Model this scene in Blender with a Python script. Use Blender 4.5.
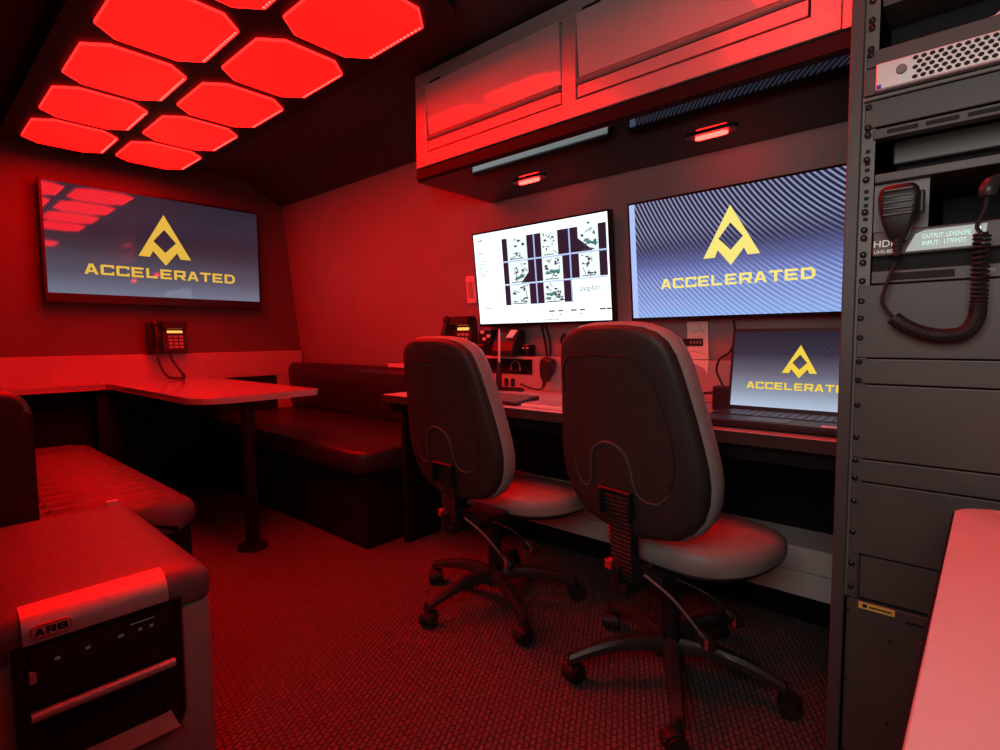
import bpy, bmesh, math, random
from mathutils import Vector, Matrix
random.seed(4)
D = bpy.data
for o in list(D.objects): D.objects.remove(o)
SC = bpy.context.scene
C = SC.collection
PI = math.pi
LEAN = 0.108                       # the long side wall leans inwards by this much per metre

# ------------------------------------------------------------------ camera
cam = D.cameras.new('camera'); cam.sensor_width = 36.0; cam.lens = 534.8 / 1000 * 36.0
cam.clip_start = 0.02
camo = D.objects.new('camera', cam); C.objects.link(camo)
yaw, pit, rol = math.radians(48.755), math.radians(3.968), math.radians(-0.461)
fw = Vector((math.sin(yaw) * math.cos(pit), math.cos(yaw) * math.cos(pit), -math.sin(pit)))
rt = Vector((math.cos(yaw), -math.sin(yaw), 0)); up = rt.cross(fw)
r2 = rt * math.cos(rol) + up * math.sin(rol); u2 = -rt * math.sin(rol) + up * math.cos(rol)
m = Matrix((r2, u2, -fw)).transposed().to_4x4(); m.translation = (0, 0, 1.0)
camo.matrix_world = m
SC.camera = camo
# ------------------------------------------------------------------ world, daylight at the open side hatch, exposure
w = D.worlds.new('world'); SC.world = w; w.use_nodes = True
w.node_tree.nodes['Background'].inputs[0].default_value = (0.8, 0.86, 1.0, 1)
w.node_tree.nodes['Background'].inputs[1].default_value = 0.02
al = D.lights.new('hatch_daylight', 'AREA'); al.shape = 'RECTANGLE'; al.size = 0.70; al.size_y = 0.66; al.spread = math.radians(145)
al.energy = 5.6; al.color = (1.0, 0.95, 0.90)
alo = D.objects.new('hatch_daylight', al); C.objects.link(alo)
alo.location = (-0.43, 0.0, 1.46); alo.rotation_euler = (0, -PI / 2, 0)
SC.view_settings.view_transform = 'Standard'; SC.view_settings.look = 'None'
SC.view_settings.gamma = 1.0; SC.view_settings.use_curve_mapping = False
SC.view_settings.exposure = 0.0
RED_PANEL = 18.0       # radiance of the ceiling panels
SCREEN = 1.0

# ------------------------------------------------------------------ materials
MATS = {}
def mat(name, col, rough=0.5, metal=0.0, var=0.15, nscale=8.0, bump=0.0, bscale=60.0, coat=0.0, spec=0.5, crough=0.08):
    if name in MATS: return MATS[name]
    mt = D.materials.new(name); mt.use_nodes = True; nt = mt.node_tree; N = nt.nodes; L = nt.links
    b = N['Principled BSDF']; b.inputs['Roughness'].default_value = rough; b.inputs['Metallic'].default_value = metal
    b.inputs['Coat Weight'].default_value = coat; b.inputs['Coat Roughness'].default_value = crough
    b.inputs['Specular IOR Level'].default_value = spec
    tc = N.new('ShaderNodeTexCoord'); nz = N.new('ShaderNodeTexNoise'); nz.inputs['Scale'].default_value = nscale
    nz.inputs['Detail'].default_value = 5.0
    L.new(tc.outputs['Object'], nz.inputs['Vector'])
    cr = N.new('ShaderNodeValToRGB'); L.new(nz.outputs['Fac'], cr.inputs['Fac'])
    cr.color_ramp.elements[0].position = 0.3; cr.color_ramp.elements[1].position = 0.7
    cr.color_ramp.elements[0].color = (*[c * (1 - var) for c in col], 1)
    cr.color_ramp.elements[1].color = (*[min(1, c * (1 + var)) for c in col], 1)
    L.new(cr.outputs['Color'], b.inputs['Base Color'])
    if bump > 0:
        n2 = N.new('ShaderNodeTexNoise'); n2.inputs['Scale'].default_value = bscale; n2.inputs['Detail'].default_value = 3
        L.new(tc.outputs['Object'], n2.inputs['Vector'])
        bp = N.new('ShaderNodeBump'); bp.inputs['Strength'].default_value = bump; bp.inputs['Distance'].default_value = 0.002
        L.new(n2.outputs['Fac'], bp.inputs['Height']); L.new(bp.outputs['Normal'], b.inputs['Normal'])
    MATS[name] = mt
    return mt
def emit(name, col, strength=1.0, rough=0.3, base=(0.02, 0.02, 0.02)):
    if name in MATS: return MATS[name]
    mt = D.materials.new(name); mt.use_nodes = True
    b = mt.node_tree.nodes['Principled BSDF']
    b.inputs['Base Color'].default_value = (*base, 1); b.inputs['Roughness'].default_value = rough
    b.inputs['Emission Color'].default_value = (*col, 1); b.inputs['Emission Strength'].default_value = strength
    MATS[name] = mt
    return mt
def carpet_mat():
    mt = D.materials.new('woven_carpet'); mt.use_nodes = True; nt = mt.node_tree; N = nt.nodes; L = nt.links
    b = N['Principled BSDF']; b.inputs['Roughness'].default_value = 0.85; b.inputs['Specular IOR Level'].default_value = 0.2
    tc = N.new('ShaderNodeTexCoord'); mp = N.new('ShaderNodeMapping')
    mp.inputs['Rotation'].default_value = (0, 0, math.radians(-28)); L.new(tc.outputs['Object'], mp.inputs['Vector'])
    nz = N.new('ShaderNodeTexNoise'); nz.inputs['Scale'].default_value = 9; L.new(tc.outputs['Object'], nz.inputs['Vector'])
    ad = N.new('ShaderNodeMix'); ad.data_type = 'VECTOR'; ad.inputs['Factor'].default_value = 0.006
    L.new(mp.outputs['Vector'], ad.inputs['A']); L.new(nz.outputs['Color'], ad.inputs['B'])
    br = N.new('ShaderNodeTexBrick'); br.inputs['Scale'].default_value = 1.0
    br.inputs['Brick Width'].default_value = 0.0225; br.inputs['Row Height'].default_value = 0.0150
    br.inputs['Mortar Size'].default_value = 0.0030; br.inputs['Mortar Smooth'].default_value = 0.9
    br.inputs['Color1'].default_value = (0.17, 0.148, 0.157, 1); br.inputs['Color2'].default_value = (0.21, 0.18, 0.19, 1)
    br.inputs['Mortar'].default_value = (0.11, 0.096, 0.10, 1)
    L.new(ad.outputs['Result'], br.inputs['Vector'])
    n2 = N.new('ShaderNodeTexNoise'); n2.inputs['Scale'].default_value = 320; L.new(tc.outputs['Object'], n2.inputs['Vector'])
    mx = N.new('ShaderNodeMix'); mx.data_type = 'RGBA'; mx.blend_type = 'MULTIPLY'; mx.inputs['Factor'].default_value = 0.5
    L.new(br.outputs['Color'], mx.inputs['A']); L.new(n2.outputs['Color'], mx.inputs['B'])
    L.new(mx.outputs['Result'], b.inputs['Base Color'])
    sub = N.new('ShaderNodeMath'); sub.operation = 'SUBTRACT'; sub.inputs[0].default_value = 1.0; L.new(br.outputs['Fac'], sub.inputs[1])
    add = N.new('ShaderNodeMath'); add.operation = 'MULTIPLY_ADD'; add.inputs[1].default_value = 0.35
    L.new(n2.outputs['Fac'], add.inputs[0]); L.new(sub.outputs[0], add.inputs[2])
    bp = N.new('ShaderNodeBump'); bp.inputs['Strength'].default_value = 0.85; bp.inputs['Distance'].default_value = 0.006
    L.new(add.outputs[0], bp.inputs['Height']); L.new(bp.outputs['Normal'], b.inputs['Normal'])
    return mt
def screen_mat(name, stops, strength, sdark, freq, line):
    """wallpaper of a screen: vertical colour ramp crossed by fine slanting lines"""
    mt = D.materials.new(name); mt.use_nodes = True; nt = mt.node_tree; N = nt.nodes; L = nt.links
    b = N['Principled BSDF']; b.inputs['Base Color'].default_value = (0.01, 0.01, 0.012, 1)
    b.inputs['Roughness'].default_value = 0.04; b.inputs['Specular IOR Level'].default_value = 0.6
    tc = N.new('ShaderNodeTexCoord'); sp = N.new('ShaderNodeSeparateXYZ'); L.new(tc.outputs['UV'], sp.inputs[0])
    cr = N.new('ShaderNodeValToRGB'); L.new(sp.outputs['Y'], cr.inputs['Fac'])
    e = cr.color_ramp.elements
    e[0].position, e[0].color = stops[0][0], (*stops[0][1], 1); e[1].position, e[1].color = stops[-1][0], (*stops[-1][1], 1)
    for p, c in stops[1:-1]:
        k = e.new(p); k.color = (*c, 1)
    mp = N.new('ShaderNodeMapping'); mp.inputs['Scale'].default_value = (0.81, 0.465, 0); mp.inputs['Location'].default_value = (-1.25, -1.0, 0)
    L.new(tc.outputs['UV'], mp.inputs['Vector'])
    wv0 = N.new('ShaderNodeTexWave'); wv0.wave_type = 'RINGS'; wv0.rings_direction = 'Z'; wv0.inputs['Scale'].default_value = freq
    wv0.inputs['Distortion'].default_value = 0; wv0.inputs['Detail'].default_value = 0
    L.new(mp.outputs['Vector'], wv0.inputs['Vector'])
    wv = N.new('ShaderNodeMath'); wv.operation = 'POWER'; wv.inputs[1].default_value = 2.6; L.new(wv0.outputs['Fac'], wv.inputs[0])
    # lines fade out around the soft middle band
    cf = N.new('ShaderNodeValToRGB'); L.new(sp.outputs['Y'], cf.inputs['Fac'])
    f = cf.color_ramp.elements; f[0].position, f[0].color = 0.30, (1, 1, 1, 1); f[1].position, f[1].color = 0.75, (1, 1, 1, 1)
    k = f.new(0.45); k.color = (0.12, 0.12, 0.12, 1); k = f.new(0.55); k.color = (0.15, 0.15, 0.15, 1)
    ml = N.new('ShaderNodeMath'); ml.operation = 'MULTIPLY'; L.new(wv.outputs[0], ml.inputs[0]); L.new(cf.outputs['Color'], ml.inputs[1])
    mx = N.new('ShaderNodeMix'); mx.data_type = 'RGBA'; L.new(ml.outputs[0], mx.inputs['Factor'])
    L.new(cr.outputs['Color'], mx.inputs['A'])
    m2 = N.new('ShaderNodeMix'); m2.data_type = 'RGBA'; m2.inputs['Factor'].default_value = line; m2.inputs['B'].default_value = (*sdark, 1)
    L.new(cr.outputs['Color'], m2.inputs['A']); L.new(m2.outputs['Result'], mx.inputs['B'])
    L.new(mx.outputs['Result'], b.inputs['Emission Color']); b.inputs['Emission Strength'].default_value = strength
    return mt

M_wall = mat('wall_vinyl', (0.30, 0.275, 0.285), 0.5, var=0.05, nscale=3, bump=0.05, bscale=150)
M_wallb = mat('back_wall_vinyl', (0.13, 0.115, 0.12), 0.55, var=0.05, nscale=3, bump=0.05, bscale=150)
M_ceil = mat('ceiling_carpet', (0.05, 0.042, 0.052), 0.95, var=0.1, nscale=14, bump=0.3, bscale=300)
M_lam = mat('pale_laminate', (0.46, 0.44, 0.44), 0.28, var=0.04, nscale=5)
M_kick = mat('white_skirting', (0.85, 0.84, 0.80), 0.35, var=0.04, nscale=5)
M_desk = mat('desk_laminate', (0.50, 0.46, 0.46), 0.3, var=0.05, nscale=7)
M_table = mat('table_laminate', (0.40, 0.37, 0.37), 0.14, var=0.05, nscale=4)
M_black = mat('black_paint', (0.008, 0.007, 0.008), 0.6, var=0.2, spec=0.2)
M_under = mat('underside_lacquer', (0.006, 0.005, 0.006), 0.05, var=0.1, spec=0.22)
M_gloss = mat('gloss_black', (0.006, 0.005, 0.006), 0.06, var=0.1, coat=0.5)
M_cab = mat('cabinet_aluminium', (0.70, 0.66, 0.65), 0.36, 0.55, var=0.03, nscale=4)
M_door = mat('cabinet_door', (0.50, 0.47, 0.455), 0.5, var=0.03, nscale=4, coat=1.0, crough=0.025)
M_lip = mat('grey_pull', (0.22, 0.20, 0.19), 0.4, var=0.1)
M_vinyl = mat('bench_vinyl', (0.022, 0.017, 0.022), 0.42, var=0.2, nscale=20, bump=0.15, bscale=260)
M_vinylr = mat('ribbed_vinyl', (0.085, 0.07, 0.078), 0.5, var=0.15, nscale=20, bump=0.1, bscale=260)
M_shell = mat('chair_shell_plastic', (0.036, 0.033, 0.031), 0.5, var=0.12, nscale=30, bump=0.35, bscale=420)
M_fab = mat('chair_leather', (0.36, 0.34, 0.32), 0.42, var=0.08, nscale=18, bump=0.2, bscale=300)
M_plast = mat('black_plastic', (0.014, 0.013, 0.013), 0.42, var=0.2, nscale=30)
M_plast2 = mat('satin_plastic', (0.036, 0.033, 0.033), 0.35, var=0.15, nscale=30)
M_rub = mat('rubber', (0.016, 0.015, 0.015), 0.55, var=0.2, nscale=40)
M_chrome = mat('chrome', (0.75, 0.73, 0.71), 0.15, 1.0, var=0.05)
M_alu = mat('brushed_aluminium', (0.74, 0.71, 0.68), 0.48, 0.7, var=0.08, nscale=40)
M_rack = mat('rack_steel', (0.075, 0.070, 0.064), 0.42, var=0.08, nscale=14, bump=0.08, bscale=500)
M_rackp = mat('rack_panel', (0.078, 0.073, 0.066), 0.45, var=0.07, nscale=10, bump=0.08, bscale=500)
M_rackl = mat('rack_panel_pale', (0.16, 0.155, 0.145), 0.4, var=0.07, nscale=10)
M_screw = mat('black_screw', (0.03, 0.025, 0.025), 0.25, 0.3, var=0.2)
M_silver = mat('server_silver', (0.80, 0.76, 0.74), 0.35, 0.25, var=0.05, nscale=30)
M_hole = mat('dark_hole', (0.006, 0.005, 0.005), 0.7, var=0.1)
M_fgrey = mat('fridge_grey', (0.36, 0.33, 0.30), 0.5, var=0.08, nscale=40, bump=0.2, bscale=350)
M_flid = mat('fridge_lid', (0.15, 0.13, 0.13), 0.45, var=0.1, nscale=40, bump=0.2, bscale=350)
M_fbez = mat('fridge_bezel', (0.007, 0.0065, 0.0065), 0.4, var=0.1)
M_badge = mat('badge_red', (0.55, 0.10, 0.10), 0.35, var=0.05)
M_badgel = mat('badge_pale', (0.75, 0.42, 0.40), 0.35, var=0.05)
M_white = mat('white_plastic', (0.78, 0.76, 0.75), 0.4, var=0.03)
M_pink = mat('counter_laminate', (0.74, 0.67, 0.66), 0.35, var=0.025, nscale=60)
M_redtab = mat('red_tab', (0.65, 0.04, 0.05), 0.4, var=0.05)
M_yellow = mat('yellow_label', (0.8, 0.62, 0.12), 0.5, var=0.05)
M_paper = mat('paper', (0.88, 0.92, 0.82), 0.6, var=0.05, nscale=30)
M_floor = carpet_mat()
E_panel = emit('red_diffuser', (1.0, 0.0116 / RED_PANEL, 0.0085 / RED_PANEL), RED_PANEL, 0.5, (0.01, 0.01, 0.01))
E_led = emit('led_bead', (1.0, 0.010, 0.008), 30.0)
E_rim = emit('diffuser_rim', (1.0, 0.006, 0.005), 8.0)
E_under = emit('red_lens', (1.0, 0.008, 0.006), 50.0)
E_gold = emit('logo_gold', (0.92, 0.58, 0.075), 0.8, 0.15)
E_gold2 = emit('logo_yellow', (1.0, 0.86, 0.22), 0.95, 0.15)
E_gold3 = emit('logo_laptop', (0.95, 0.68, 0.06), 0.95, 0.15)
E_white = emit('ui_white', (0.80, 0.95, 0.98), 1.5, 0.15)
E_pale = emit('ui_pale', (0.80, 0.93, 0.93), 1.15, 0.15)
E_dark = emit('ui_dark', (0.014, 0.012, 0.03), 1.0, 0.15)
E_mid = emit('ui_grey', (0.25, 0.30, 0.33), 1.0, 0.15)
E_ink = emit('ui_ink', (0.05, 0.055, 0.075), 1.0, 0.15)
E_teal = emit('ui_teal', (0.05, 0.20, 0.22), 1.0, 0.15)
E_blue = emit('ui_blue', (0.42, 0.56, 0.95), 1.0, 0.15)
E_lcd = emit('radio_lcd', (0.30, 0.34, 0.31), 0.7, 0.2)
E_lcdt = emit('radio_digits', (0.55, 1.0, 0.85), 0.95)
E_phone = emit('phone_display', (1.0, 0.30, 0.06), 2.2)
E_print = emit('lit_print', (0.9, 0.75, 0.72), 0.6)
E_icon = emit('fridge_icon', (0.6, 0.42, 0.42), 0.10)
E_ledw = emit('small_led', (0.9, 1.0, 0.5), 3.0)

# ------------------------------------------------------------------ mesh helpers
ORG = {}
def link(o): C.objects.link(o); return o
def tag(o, label=None, cat=None, group=None, kind=None):
    if label: o['label'] = label
    if cat: o['category'] = cat
    if group: o['group'] = group
    if kind: o['kind'] = kind
    return o
def thing(name, label, cat, loc=(0, 0, 0), rot=(0, 0, 0), group=None, local=False):
    o = D.objects.new(name, None); link(o); o.location = loc; o.rotation_euler = rot
    o.empty_display_size = 0.05
    tag(o, label, cat, group)
    ORG[o] = Vector((0, 0, 0)) if local else Vector(loc)
    return o
def obj(name, bm, mt, parent=None, smooth=False, origin=None):
    """links the bmesh as ONE mesh object; coordinates are world ones unless the parent is 'local'"""
    org = ORG[parent] if parent is not None else Vector(origin or (0, 0, 0))
    if org.length > 0: bmesh.ops.translate(bm, verts=bm.verts, vec=-org)
    bmesh.ops.recalc_face_normals(bm, faces=bm.faces)
    me = D.meshes.new(name); bm.to_mesh(me); bm.free()
    if smooth:
        for p in me.polygons: p.use_smooth = True
        me.set_sharp_from_angle(angle=math.radians(38))
    me.materials.append(mt)
    o = D.objects.new(name, me); link(o)
    if parent is not None:
        o.parent = parent; ORG[o] = ORG[parent]
    else:
        o.location = org; ORG[o] = org
    return o
def NB(): return bmesh.new()
def box(bm, x0, x1, y0, y1, z0, z1, bev=0.0, seg=2):
    r = bmesh.ops.create_cube(bm, size=1.0); vs = r['verts']
    for v in vs:
        v.co = Vector((x0 + (v.co.x + .5) * (x1 - x0), y0 + (v.co.y + .5) * (y1 - y0), z0 + (v.co.z + .5) * (z1 - z0)))
    if bev > 0:
        es = {e for v in vs for e in v.link_edges}
        bmesh.ops.bevel(bm, geom=list(es), offset=bev, segments=seg, affect='EDGES', profile=0.5)
    return bm
def bx(*a, **k): return box(NB(), *a, **k)
def prism(bm, pts, axis, a0, a1, bev=0.0, seg=2):
    """polygon of 2-D points extruded along an axis ('x': pts are y,z; 'y': x,z; 'z': x,y)"""
    def co(p, a):
        return {'x': (a, p[0], p[1]), 'y': (p[0], a, p[1]), 'z': (p[0], p[1], a)}[axis]
    A = [bm.verts.new(co(p, a0)) for p in pts]; B = [bm.verts.new(co(p, a1)) for p in pts]
    n = len(pts); fa = bm.faces.new(A); fb = bm.faces.new(B[::-1])
    for i in range(n): bm.faces.new((A[i], A[(i + 1) % n], B[(i + 1) % n], B[i]))
    if bev > 0:
        es = set(fa.edges) | set(fb.edges)
        bmesh.ops.bevel(bm, geom=list(es), offset=bev, segments=seg, affect='EDGES', profile=0.5)
    return bm
def rrect(x0, x1, y0, y1, r, n=6):
    pts = []
    for cx, cy, a0 in ((x1 - r, y1 - r, 0), (x0 + r, y1 - r, 90), (x0 + r, y0 + r, 180), (x1 - r, y0 + r, 270)):
        for i in range(n + 1):
            a = math.radians(a0 + 90 * i / n); pts.append((cx + r * math.cos(a), cy + r * math.sin(a)))
    return pts
def smooth_path(pts, n=6):
    P = [Vector(p) for p in pts]; out = []
    for i in range(len(P) - 1):
        p0 = P[max(i - 1, 0)]; p1 = P[i]; p2 = P[i + 1]; p3 = P[min(i + 2, len(P) - 1)]
        for k in range(n):
            t = k / n
            out.append(0.5 * ((2 * p1) + (p2 - p0) * t + (2 * p0 - 5 * p1 + 4 * p2 - p3) * t * t + (3 * p1 - p0 - 3 * p2 + p3) * t ** 3))
    out.append(P[-1]); return out
def frames(path):
    fr = []; t0 = (path[1] - path[0]).normalized()
    n = t0.orthogonal().normalized()
    for i, p in enumerate(path):
        t = (path[min(i + 1, len(path) - 1)] - path[max(i - 1, 0)]).normalized()
        n = (n - t * n.dot(t)).normalized(); fr.append((p, n, t.cross(n)))
    return fr
def tube(bm, path, r, seg=8, caps=True):
    path = [Vector(p) for p in path]; rs = r if isinstance(r, (list, tuple)) else [r] * len(path)
    rings = []
    for (p, n, b), rr in zip(frames(path), rs):
        rings.append([bm.verts.new(p + n * (rr * math.cos(2 * PI * k / seg)) + b * (rr * math.sin(2 * PI * k / seg))) for k in range(seg)])
    for A, B in zip(rings, rings[1:]):
        for k in range(seg): bm.faces.new((A[k], A[(k + 1) % seg], B[(k + 1) % seg], B[k]))
    if caps: bm.faces.new(rings[0]); bm.faces.new(rings[-1][::-1])
    return bm
def coil(path, R, r, turns, seg=6, per=10):
    path = [Vector(p) for p in path]; fr = frames(path); n = turns * per; pts = []
    for i in range(n + 1):
        t = i / n * (len(path) - 1); k = min(int(t), len(path) - 2); u = t - k
        p = fr[k][0].lerp(fr[k + 1][0], u); nn = fr[k][1].lerp(fr[k + 1][1], u); bb = fr[k][2].lerp(fr[k + 1][2], u)
        a = 2 * PI * i / per
        pts.append(p + nn * (R * math.cos(a)) + bb * (R * math.sin(a)))
    return tube(NB(), pts, r, seg)
def cyl(bm, p, q, r0, r1=None, seg=16):
    return tube(bm, [Vector(p), Vector(q)], [r0, r0 if r1 is None else r1], seg)
def rings_mesh(bm, rings, cap0=True, cap1=True):
    V = [[bm.verts.new(p) for p in r] for r in rings]; n = len(V[0])
    for A, B in zip(V, V[1:]):
        for k in range(n): bm.faces.new((A[k], A[(k + 1) % n], B[(k + 1) % n], B[k]))
    if cap0: bm.faces.new(V[0])
    if cap1: bm.faces.new(V[-1][::-1])
    return bm
def poly(bm, pts3):
    return bm.faces.new([bm.verts.new(p) for p in pts3])

# lettering as strokes, one unit high
def G(ch, wd=1.25, t=0.21, tv=0.26):
    W = wd; c = W / 2
    bar = lambda x0, x1, y0, y1: [(x0, y0), (x1, y0), (x1, y1), (x0, y1)]
    if ch == 'A': return [[(0, 0), (tv * 1.05, 0), (c + .02, .80), (c + .02, 1), (c - .17, 1)], [(W, 0), (W - tv * 1.05, 0), (c - .02, .80), (c - .02, 1), (c + .17, 1)], bar(.3, W - .3, .20, .20 + t * .9)]
    if ch == 'C': return [bar(0, tv, 0.08, .92), bar(.07, W, 1 - t, 1), bar(.07, W, 0, t), bar(W - tv * .8, W, .68, 1), bar(W - tv * .8, W, 0, .32)]
    if ch == 'E': return [bar(0, tv, 0, 1), bar(0, W * .95, 1 - t, 1), bar(0, W * .95, 0, t), bar(0, W * .85, .5 - t / 2, .5 + t / 2)]
    if ch == 'L': return [bar(0, tv, 0, 1), bar(0, W * .92, 0, t)]
    if ch == 'R': return [bar(0, tv, 0, 1), bar(0, W * .95, 1 - t, 1), bar(0, W * .95, .32, .32 + t), bar(W - tv, W, .4, .93), [(W * .5, .34), (W * .5 + tv * 1.2, .34), (W + .06, 0), (W - tv * 1.1, 0)]]
    if ch == 'T': return [bar(0, W, 1 - t, 1), bar(c - tv / 2, c + tv / 2, 0, 1)]
    if ch == 'D': return [bar(0, tv, 0, 1), bar(0, W * .74, 1 - t, 1), bar(0, W * .74, 0, t), bar(W - tv, W, .27, .73), [(W * .74, 0), (W, .27), (W - tv, .36), (W * .74 - .06, t)], [(W * .74, 1), (W * .74 - .06, 1 - t), (W - tv, .64), (W, .73)]]
    if ch == 'B': return [bar(0, tv, 0, 1), bar(0, W * .92, 1 - t, 1), bar(0, W * .95, 0, t), bar(0, W * .92, .5 - t / 2, .5 + t / 2), bar(W - tv - .06, W - .06, .5, .94), bar(W - tv, W, .06, .5)]
    return []
def stroke_text(bm, word, size, f, wd=1.25, gap=0.17, t=0.21, tv=0.26, first=1.0):
    """f maps (u, v) in metres to a 3-D point; text centred on u = 0, v = 0 is the baseline"""
    adv = [wd * (first if i == 0 else 1) + gap for i in range(len(word))]
    x = -(sum(adv) - gap) * size / 2
    for i, ch in enumerate(word):
        s = size * (first if i == 0 else 1)
        for k, pg in enumerate(G(ch, wd, t, tv)):
            poly(bm, [f(x + px * s, py * s, 0.00002 * k) for px, py in pg])
        x += adv[i] * size
    return bm
LOGO_L = [(0, .91), (-.5, 0), (-.29, 0), (-.23, .13), (0, -.16), (0, .11), (-.215, .335), (0, .60)]
def logo(bm, s, f, v0):
    for sg in (-1, 1):
        poly(bm, [f(sg * -x * s, v0 + y * s, 0) for x, y in LOGO_L])
    return bm
def font_text(body, size, f, align='CENTER'):
    cu = D.curves.new('text', 'FONT'); cu.body = body; cu.size = size; cu.align_x = align
    o = D.objects.new('text', cu); link(o)
    dg = bpy.context.evaluated_depsgraph_get(); dg.update()
    me = D.meshes.new_from_object(o.evaluated_get(dg)); D.objects.remove(o); D.curves.remove(cu)
    bm = NB(); bm.from_mesh(me); D.meshes.remove(me)
    for v in bm.verts: v.co = Vector(f(v.co.x, v.co.y, 0))
    return bm
def uvquad(name, mt, p00, p10, p11, p01, parent):
    bm = NB(); fc = poly(bm, [Vector(p) - ORG[parent] for p in (p00, p10, p11, p01)])
    uv = bm.loops.layers.uv.new('UVMap')
    for l, c in zip(fc.loops, ((0, 0), (1, 0), (1, 1), (0, 1))): l[uv].uv = c
    me = D.meshes.new(name); bm.to_mesh(me); bm.free(); me.materials.append(mt)
    o = D.objects.new(name, me); link(o); o.parent = parent; ORG[o] = ORG[parent]
    return o
def wallx(z, off=0.0): return 2.2 - off - LEAN * (z - 0.95)

# ------------------------------------------------------------------ the setting
YB, YF, XL = 4.08, -1.15, -0.38
tag(obj('floor', bx(XL - .1, 2.35, YF - .1, YB + .1, -0.06, 0.0), M_floor), kind='structure')
tag(obj('ceiling', prism(NB(), [(XL - .1, 2.18), (1.80, 2.18), (2.075, 2.03), (2.35, 2.03), (2.35, 2.28), (XL - .1, 2.28)], 'y', YF - .1, YB + .1), M_ceil), kind='structure')
tag(obj('wall_right', prism(NB(), [(2.24, 0), (2.24, .70), (2.2, .95), (2.085, 2.03), (2.35, 2.03), (2.35, 0)], 'y', YF, YB), M_wall), kind='structure')
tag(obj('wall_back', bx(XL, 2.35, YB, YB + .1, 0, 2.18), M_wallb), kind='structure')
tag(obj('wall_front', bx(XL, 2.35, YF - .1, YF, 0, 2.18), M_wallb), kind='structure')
bm = NB(); box(bm, XL - .1, XL, .34, YB, 0, 2.18); box(bm, XL - .1, XL, YF, -.34, 0, 2.18); box(bm, XL - .1, XL, -.34, .34, 1.82, 2.18); box(bm, XL - .1, XL, -.34, .34, 0, 1.10)   # open side hatch
tag(obj('wall_left', bm, M_wallb), kind='structure')
# pale lower panel of the back wall, with the dark opening beside the table
bm = NB(); box(bm, XL, 2.2, 4.05, YB, .725, .912, .003, 1); box(bm, 1.985, 2.2, 4.05, YB, .40, .7249)
tag(obj('trim_1', bm, M_lam), kind='structure')
tag(obj('trim_2', bx(XL, 1.984, 4.06, YB, 0, .7249), M_black), kind='structure')  # black sheet standing in for the darkness of the recess
# pale double skirting of the desk wall; black pieces stand in for the shade around it
tag(obj('trim_3', bx(2.02, 2.24, 0.184, 2.02, .19, .275, .003, 1), M_kick), kind='structure')
tag(obj('trim_4', bx(2.02, 2.24, 0.184, 2.02, .103, .187, .003, 1), M_kick), kind='structure')
tag(obj('trim_5', bx(2.06, 2.24, 0.184, 2.02, 0, .103), M_black), kind='structure')  # black strip standing in for the floor shadow below the skirting
tag(obj('trim_6', bx(2.225, 2.24, 0.184, 2.02, .275, .70), M_black), kind='structure')  # black sheet standing in for the desk's shadow on the wall

# ------------------------------------------------------------------ ceiling lights
tag(obj('ceiling_tray', prism(NB(), rrect(.43, 1.345, 1.29, 3.90, .13), 'z', 2.069, 2.18, .004), M_black),
    'black round-cornered board on the ceiling that carries the red light panels', 'ceiling board')
PX, PY, PW, PL, CX, CY, PITCH, ZP = (.687, 1.095), 2.093, .345, .428, .0745, .0668, .494, 2.06
rowname = ['nearest the camera', 'second row from the camera', 'middle row', 'second row from the television', 'row nearest the television']
def oct_pts(x, y, g=0.0):
    a, b = PW / 2 + g, PL / 2 + g
    return [(x - a, y - b + CY), (x - a + CX, y - b), (x + a - CX, y - b), (x + a, y - b + CY), (x + a, y + b - CY), (x + a - CX, y + b), (x - a + CX, y + b), (x - a, y + b - CY)]
tag(obj('ceiling_tray', prism(NB(), rrect(.86, 1.345, .09, .71, .10), 'z', 2.069, 2.18, .004), M_black),
    'small black round-cornered ceiling board in front of the rack', 'ceiling board')
for r in range(6):
    for c in range(2):
        x, y = PX[c], (PY + (r - 1) * PITCH if r < 5 else .40)
        if r == 5 and c == 0: continue
        lb = 'glowing red eight-sided ceiling light panel, %s column, %s' % (('left', 'right')[c], rowname[r]) if r < 5 else 'single glowing red eight-sided ceiling light panel next to the equipment rack'
        t = thing('ceiling_light', lb, 'ceiling light', (x, y, 2.069), group='red ceiling light panels')
        bm = NB(); o8 = oct_pts(x, y, .0015); i8 = oct_pts(x, y, -.002)
        rings_mesh(bm, [[(*p, 2.069) for p in o8], [(*p, 2.0605) for p in o8], [(*p, 2.0605) for p in i8], [(*p, 2.069) for p in i8]], False, False)
        obj('frame', bm, E_rim, t)
        obj('diffuser', prism(NB(), oct_pts(x, y, -.002), 'z', ZP, 2.0688), E_panel, t)
        bm = NB(); a = PW / 2; b = PL / 2 - CY
        for k in range(15):
            yy = y - b + .008 + k * (2 * b - .016) / 14
            box(bm, x + a - .011, x + a - .004, yy - .0045, yy + .0045, ZP - .0018, ZP + .001)
        o = obj('led_row', bm, E_led, t); o['kind'] = 'stuff'

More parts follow.
